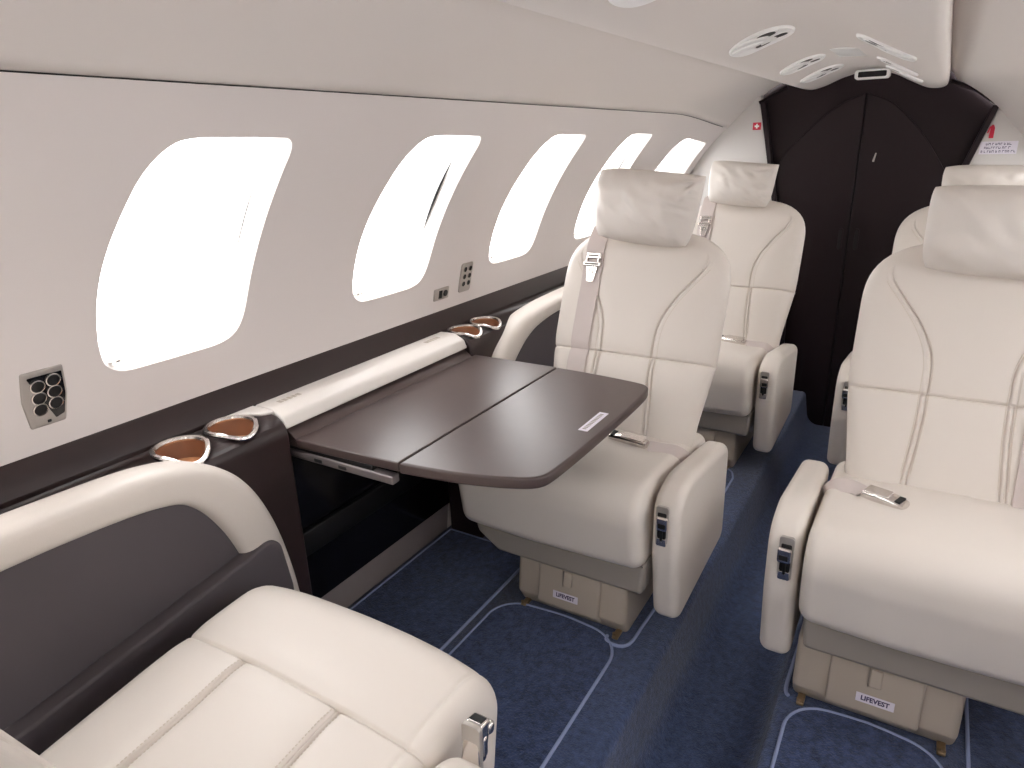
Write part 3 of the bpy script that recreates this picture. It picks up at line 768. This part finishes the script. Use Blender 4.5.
# ------------------------------------------------------------------ ceiling units
def ceil_frame(x, y):
    d = .02; p = Vector((x, y, ceil_z(x))); ex = (Vector((x+d, y, ceil_z(x+d)))-Vector((x-d, y, ceil_z(x-d)))).normalized()
    nz = Vector((ex.z, 0, -ex.x)); ey = nz.cross(ex)
    return Matrix.Translation(p) @ Matrix((ex, ey, nz)).transposed().to_4x4()
def psu(label, x, y, flip, big=1.0):
    t = thing('reading_light_unit', label, 'overhead light unit', group='oval overhead light units'); t.location = (x, y, ceil_z(x))
    z0 = ceil_z(x)
    el = lambda a, b, z, cx=0: [(flip*(cx+a*math.copysign(abs(cos(2*pi*k/48))**.8, cos(2*pi*k/48))), b*math.copysign(abs(sin(2*pi*k/48))**.9, sin(2*pi*k/48)), z) for k in range(48)]
    def bend(mb):
        for i, p in enumerate(mb.v): mb.v[i] = (p[0]*.97, p[1], ceil_z(x+p[0]*.97)-z0-p[2])
    A, B = .086*big, .112*big
    mb = MB(); mb.grid([el(A, B, -.012), el(A, B, .001), el(A*.985, B*.985, .005), el(A*.95, B*.96, .0065), el(A*.88, B*.92, .005), el(A*.83, B*.88, .0025)], cu=True); mb.add(el(A*.83, B*.88, .0025), [list(range(48))])
    bend(mb); mb.build('bezel', M['white'], t)
    for cx, cy, an in ((-.42, -.06, 42), (-.16, -.50, 42)):
        mb = MB(); mb.grid([el(.050*big, .016*big, .002), el(.048*big, .015*big, .007), el(.036*big, .010*big, .009)], cu=True); mb.add(el(.036*big, .010*big, .009), [list(range(48))])
        mb.xform(Matrix.Translation((flip*A*cx, B*cy, 0)) @ Matrix.Rotation(math.radians(an*flip), 4, 'Z')); bend(mb); mb.build('lens', M['white'], t)
    for cx, cy, r in ((-.10, .50, .019), (.24, -.42, .024), (.52, .26, .018)):
        mb = MB(); r *= big; mb.grid([el(r*1.4, r*1.5, .0022), el(r*1.35, r*1.45, .005), el(r*1.05, r*1.2, .005)], 0, cu=True); mb.add(el(r*1.05, r*1.2, .005), [list(range(48))], 1)
        mb.xform(Matrix.Translation((flip*A*cx, B*cy, 0))); bend(mb); mb.build('nozzle', [M['white'], M['black']], t)
    return t
psu('oval white overhead light unit cut off by the top edge above the left seats', -.118, 1.112, 1, .80)
psu('oval white overhead light unit with black nozzles, nearest on the left side of the ceiling', -.132, 1.90, 1, .86)
psu('oval white overhead light unit with black nozzles, nearest on the right side of the ceiling', .13, 2.06, -1, .84)
psu('left ceiling light unit by the door, nearer to the camera of the two', -.145, 2.56, 1, .78)
psu('left ceiling light unit closest to the dark door', -.145, 2.98, 1, .85)
psu('right ceiling light unit by the door, nearer to the camera of the two', .12, 2.70, -1, .76)
psu('right ceiling light unit closest to the dark door', .125, 3.03, -1, .76)
mb = MB(); box(mb, -.090, .090, -.13, .13, -.008, .004, .003); o = mb.build('ceiling_panel', M['white']); o.matrix_world = ceil_frame(-.018, 2.60); tag(o, 'plain white rectangular panel in the middle of the ceiling', 'ceiling panel')
# exit sign over the door
t = thing('exit_sign', 'black display in a white rounded frame above the dark door', 'sign', (.006, 3.20, 1.417))
mb = MB(); fr = roundpoly([(-.062, -.017, .012), (.062, -.017, .012), (.062, .017, .012), (-.062, .017, .012)], 6); inn = roundpoly([(-.050, -.0105, .005), (.050, -.0105, .005), (.050, .0105, .005), (-.050, .0105, .005)], 6)
mb.grid([[(p.x, .03, p.y) for p in fr], [(p.x, -.008, p.y) for p in fr], [(p.x*.97, -.011, p.y*.94) for p in fr]], cu=True)
mb.grid([[(p.x*.97, -.011, p.y*.94) for p in fr], [(a.x, -.010, a.y) for a in inn], [(a.x, -.004, a.y) for a in inn]], cu=True) if len(fr) == len(inn) else None
mb.build('frame', M['white'], t)
mb = MB(); mb.add([(a.x*1.02, -.0045, a.y*1.02) for a in inn], [list(range(len(inn)))]); mb.build('display', M['black_gloss'], t)

# signs on the white cheek panels (flat stickers)
YS = Y1-.0312
def sticker(name, label, x, z, fn, mats):
    mb = MB(); fn(mb); o = mb.build(name, mats); o.location = (x, YS, z); tag(o, label, 'sign'); return o
def quad(mb, x0, x1, z0, z1, y, mi): mb.add([(x0, y, z0), (x1, y, z0), (x1, y, z1), (x0, y, z1)], [(0, 1, 2, 3)], mi, False)
def slabq(mb, x0, x1, z0, z1): box(mb, x0, x1, -.0012, .0, z0, z1, .0004)
def f1(mb):
    slabq(mb, -.018, .018, -.016, .016); quad(mb, -.010, .010, -.0035, .0035, -.0015, 1); quad(mb, -.0035, .0035, -.010, .010, -.0016, 1)
sticker('first_aid_sign', 'red sign with white cross on the white panel left of the door', -.462, 1.246, f1, [M['red'], M['white']])
def f2(mb):
    extrude(mb, roundpoly([(-.006, -.026, .003), (.010, -.026, .003), (.010, .012, .006), (.006, .022, .002), (-.002, .024, .002), (-.004, .012, .004)], 4), -.0012, 0, .0004, 2, 'xz')
    extrude(mb, roundpoly([(-.014, -.006, .002), (-.008, .016, .002), (.004, .026, .002), (.006, .021, .001), (-.004, .012, .002), (-.010, -.008, .002)], 3), -.0012, 0, .0003, 2, 'xz')
sticker('extinguisher_sign', 'red fire extinguisher symbol on the white panel right of the door', .437, 1.194, f2, [M['red']])
def f3(mb):
    slabq(mb, -.062, .062, -.024, .024); random.seed(9)
    for r, (n, w) in enumerate(((9, .043), (10, .047), (12, .056))):
        z = .014-.014*r; x = -w
        while x < w-.004:
            l = random.choice((.005, .006, .007)); quad(mb, x, x+.0016, z-.0042, z+.0042, -.0015, 1); quad(mb, x, x+l, z+.002, z+.0042, -.0016, 1) if random.random() < .6 else quad(mb, x, x+l, z-.0042, z-.002, -.0016, 1); quad(mb, x+l-.0016, x+l, z-.0042, z+.003, -.0017, 1) if random.random() < .6 else None
            x += l+random.choice((.0025, .0025, .0055))
sticker('text_placard', 'white placard with three lines of small dark text right of the door', .470, 1.132, f3, [M['label'], M['ink']])

# ------------------------------------------------------------------ light
w = bpy.data.worlds.new('World'); bpy.context.scene.world = w; w.use_nodes = True
bg = w.node_tree.nodes['Background']; bg.inputs[0].default_value = (1, .995, .995, 1); bg.inputs[1].default_value = 5.0
def area(name, loc, rot, sx, sy, p, col=(1, .96, .92)):
    l = bpy.data.lights.new(name, 'AREA'); l.shape = 'RECTANGLE'; l.size = sx; l.size_y = sy; l.energy = p; l.color = col
    o = bpy.data.objects.new(name, l); C.objects.link(o); o.location = loc; o.rotation_euler = rot; return o
area('aft_fill_light', (0, -.75, 1.38), (0, 0, 0), .4, 1.2, 6)  # added soft fill behind the camera, no fixture modelled

# ------------------------------------------------------------------ camera
cam = bpy.data.cameras.new('camera'); co = bpy.data.objects.new('camera', cam); C.objects.link(co)
cam.sensor_width = 36; cam.lens = 680/1024*36; cam.clip_start = .01
Rx = Vector((.85664402, .5150826, -.02917086)); Dn = Vector((.14761152, -.29888967, -.9428021)); Fw = Vector((-.49433982, .80333983, -.33207417))
co.matrix_world = Matrix.Translation((.29, 0, 1.2)) @ Matrix((Rx, -Dn, -Fw)).transposed().to_4x4()
bpy.context.scene.camera = co
sc = bpy.context.scene
sc.view_settings.view_transform = 'Standard'; sc.view_settings.look = 'None'; sc.view_settings.gamma = 1; sc.view_settings.use_curve_mapping = False
sc.view_settings.exposure = .52
sc.cycles.use_denoising = True; sc.cycles.max_bounces = 12; sc.cycles.diffuse_bounces = 8
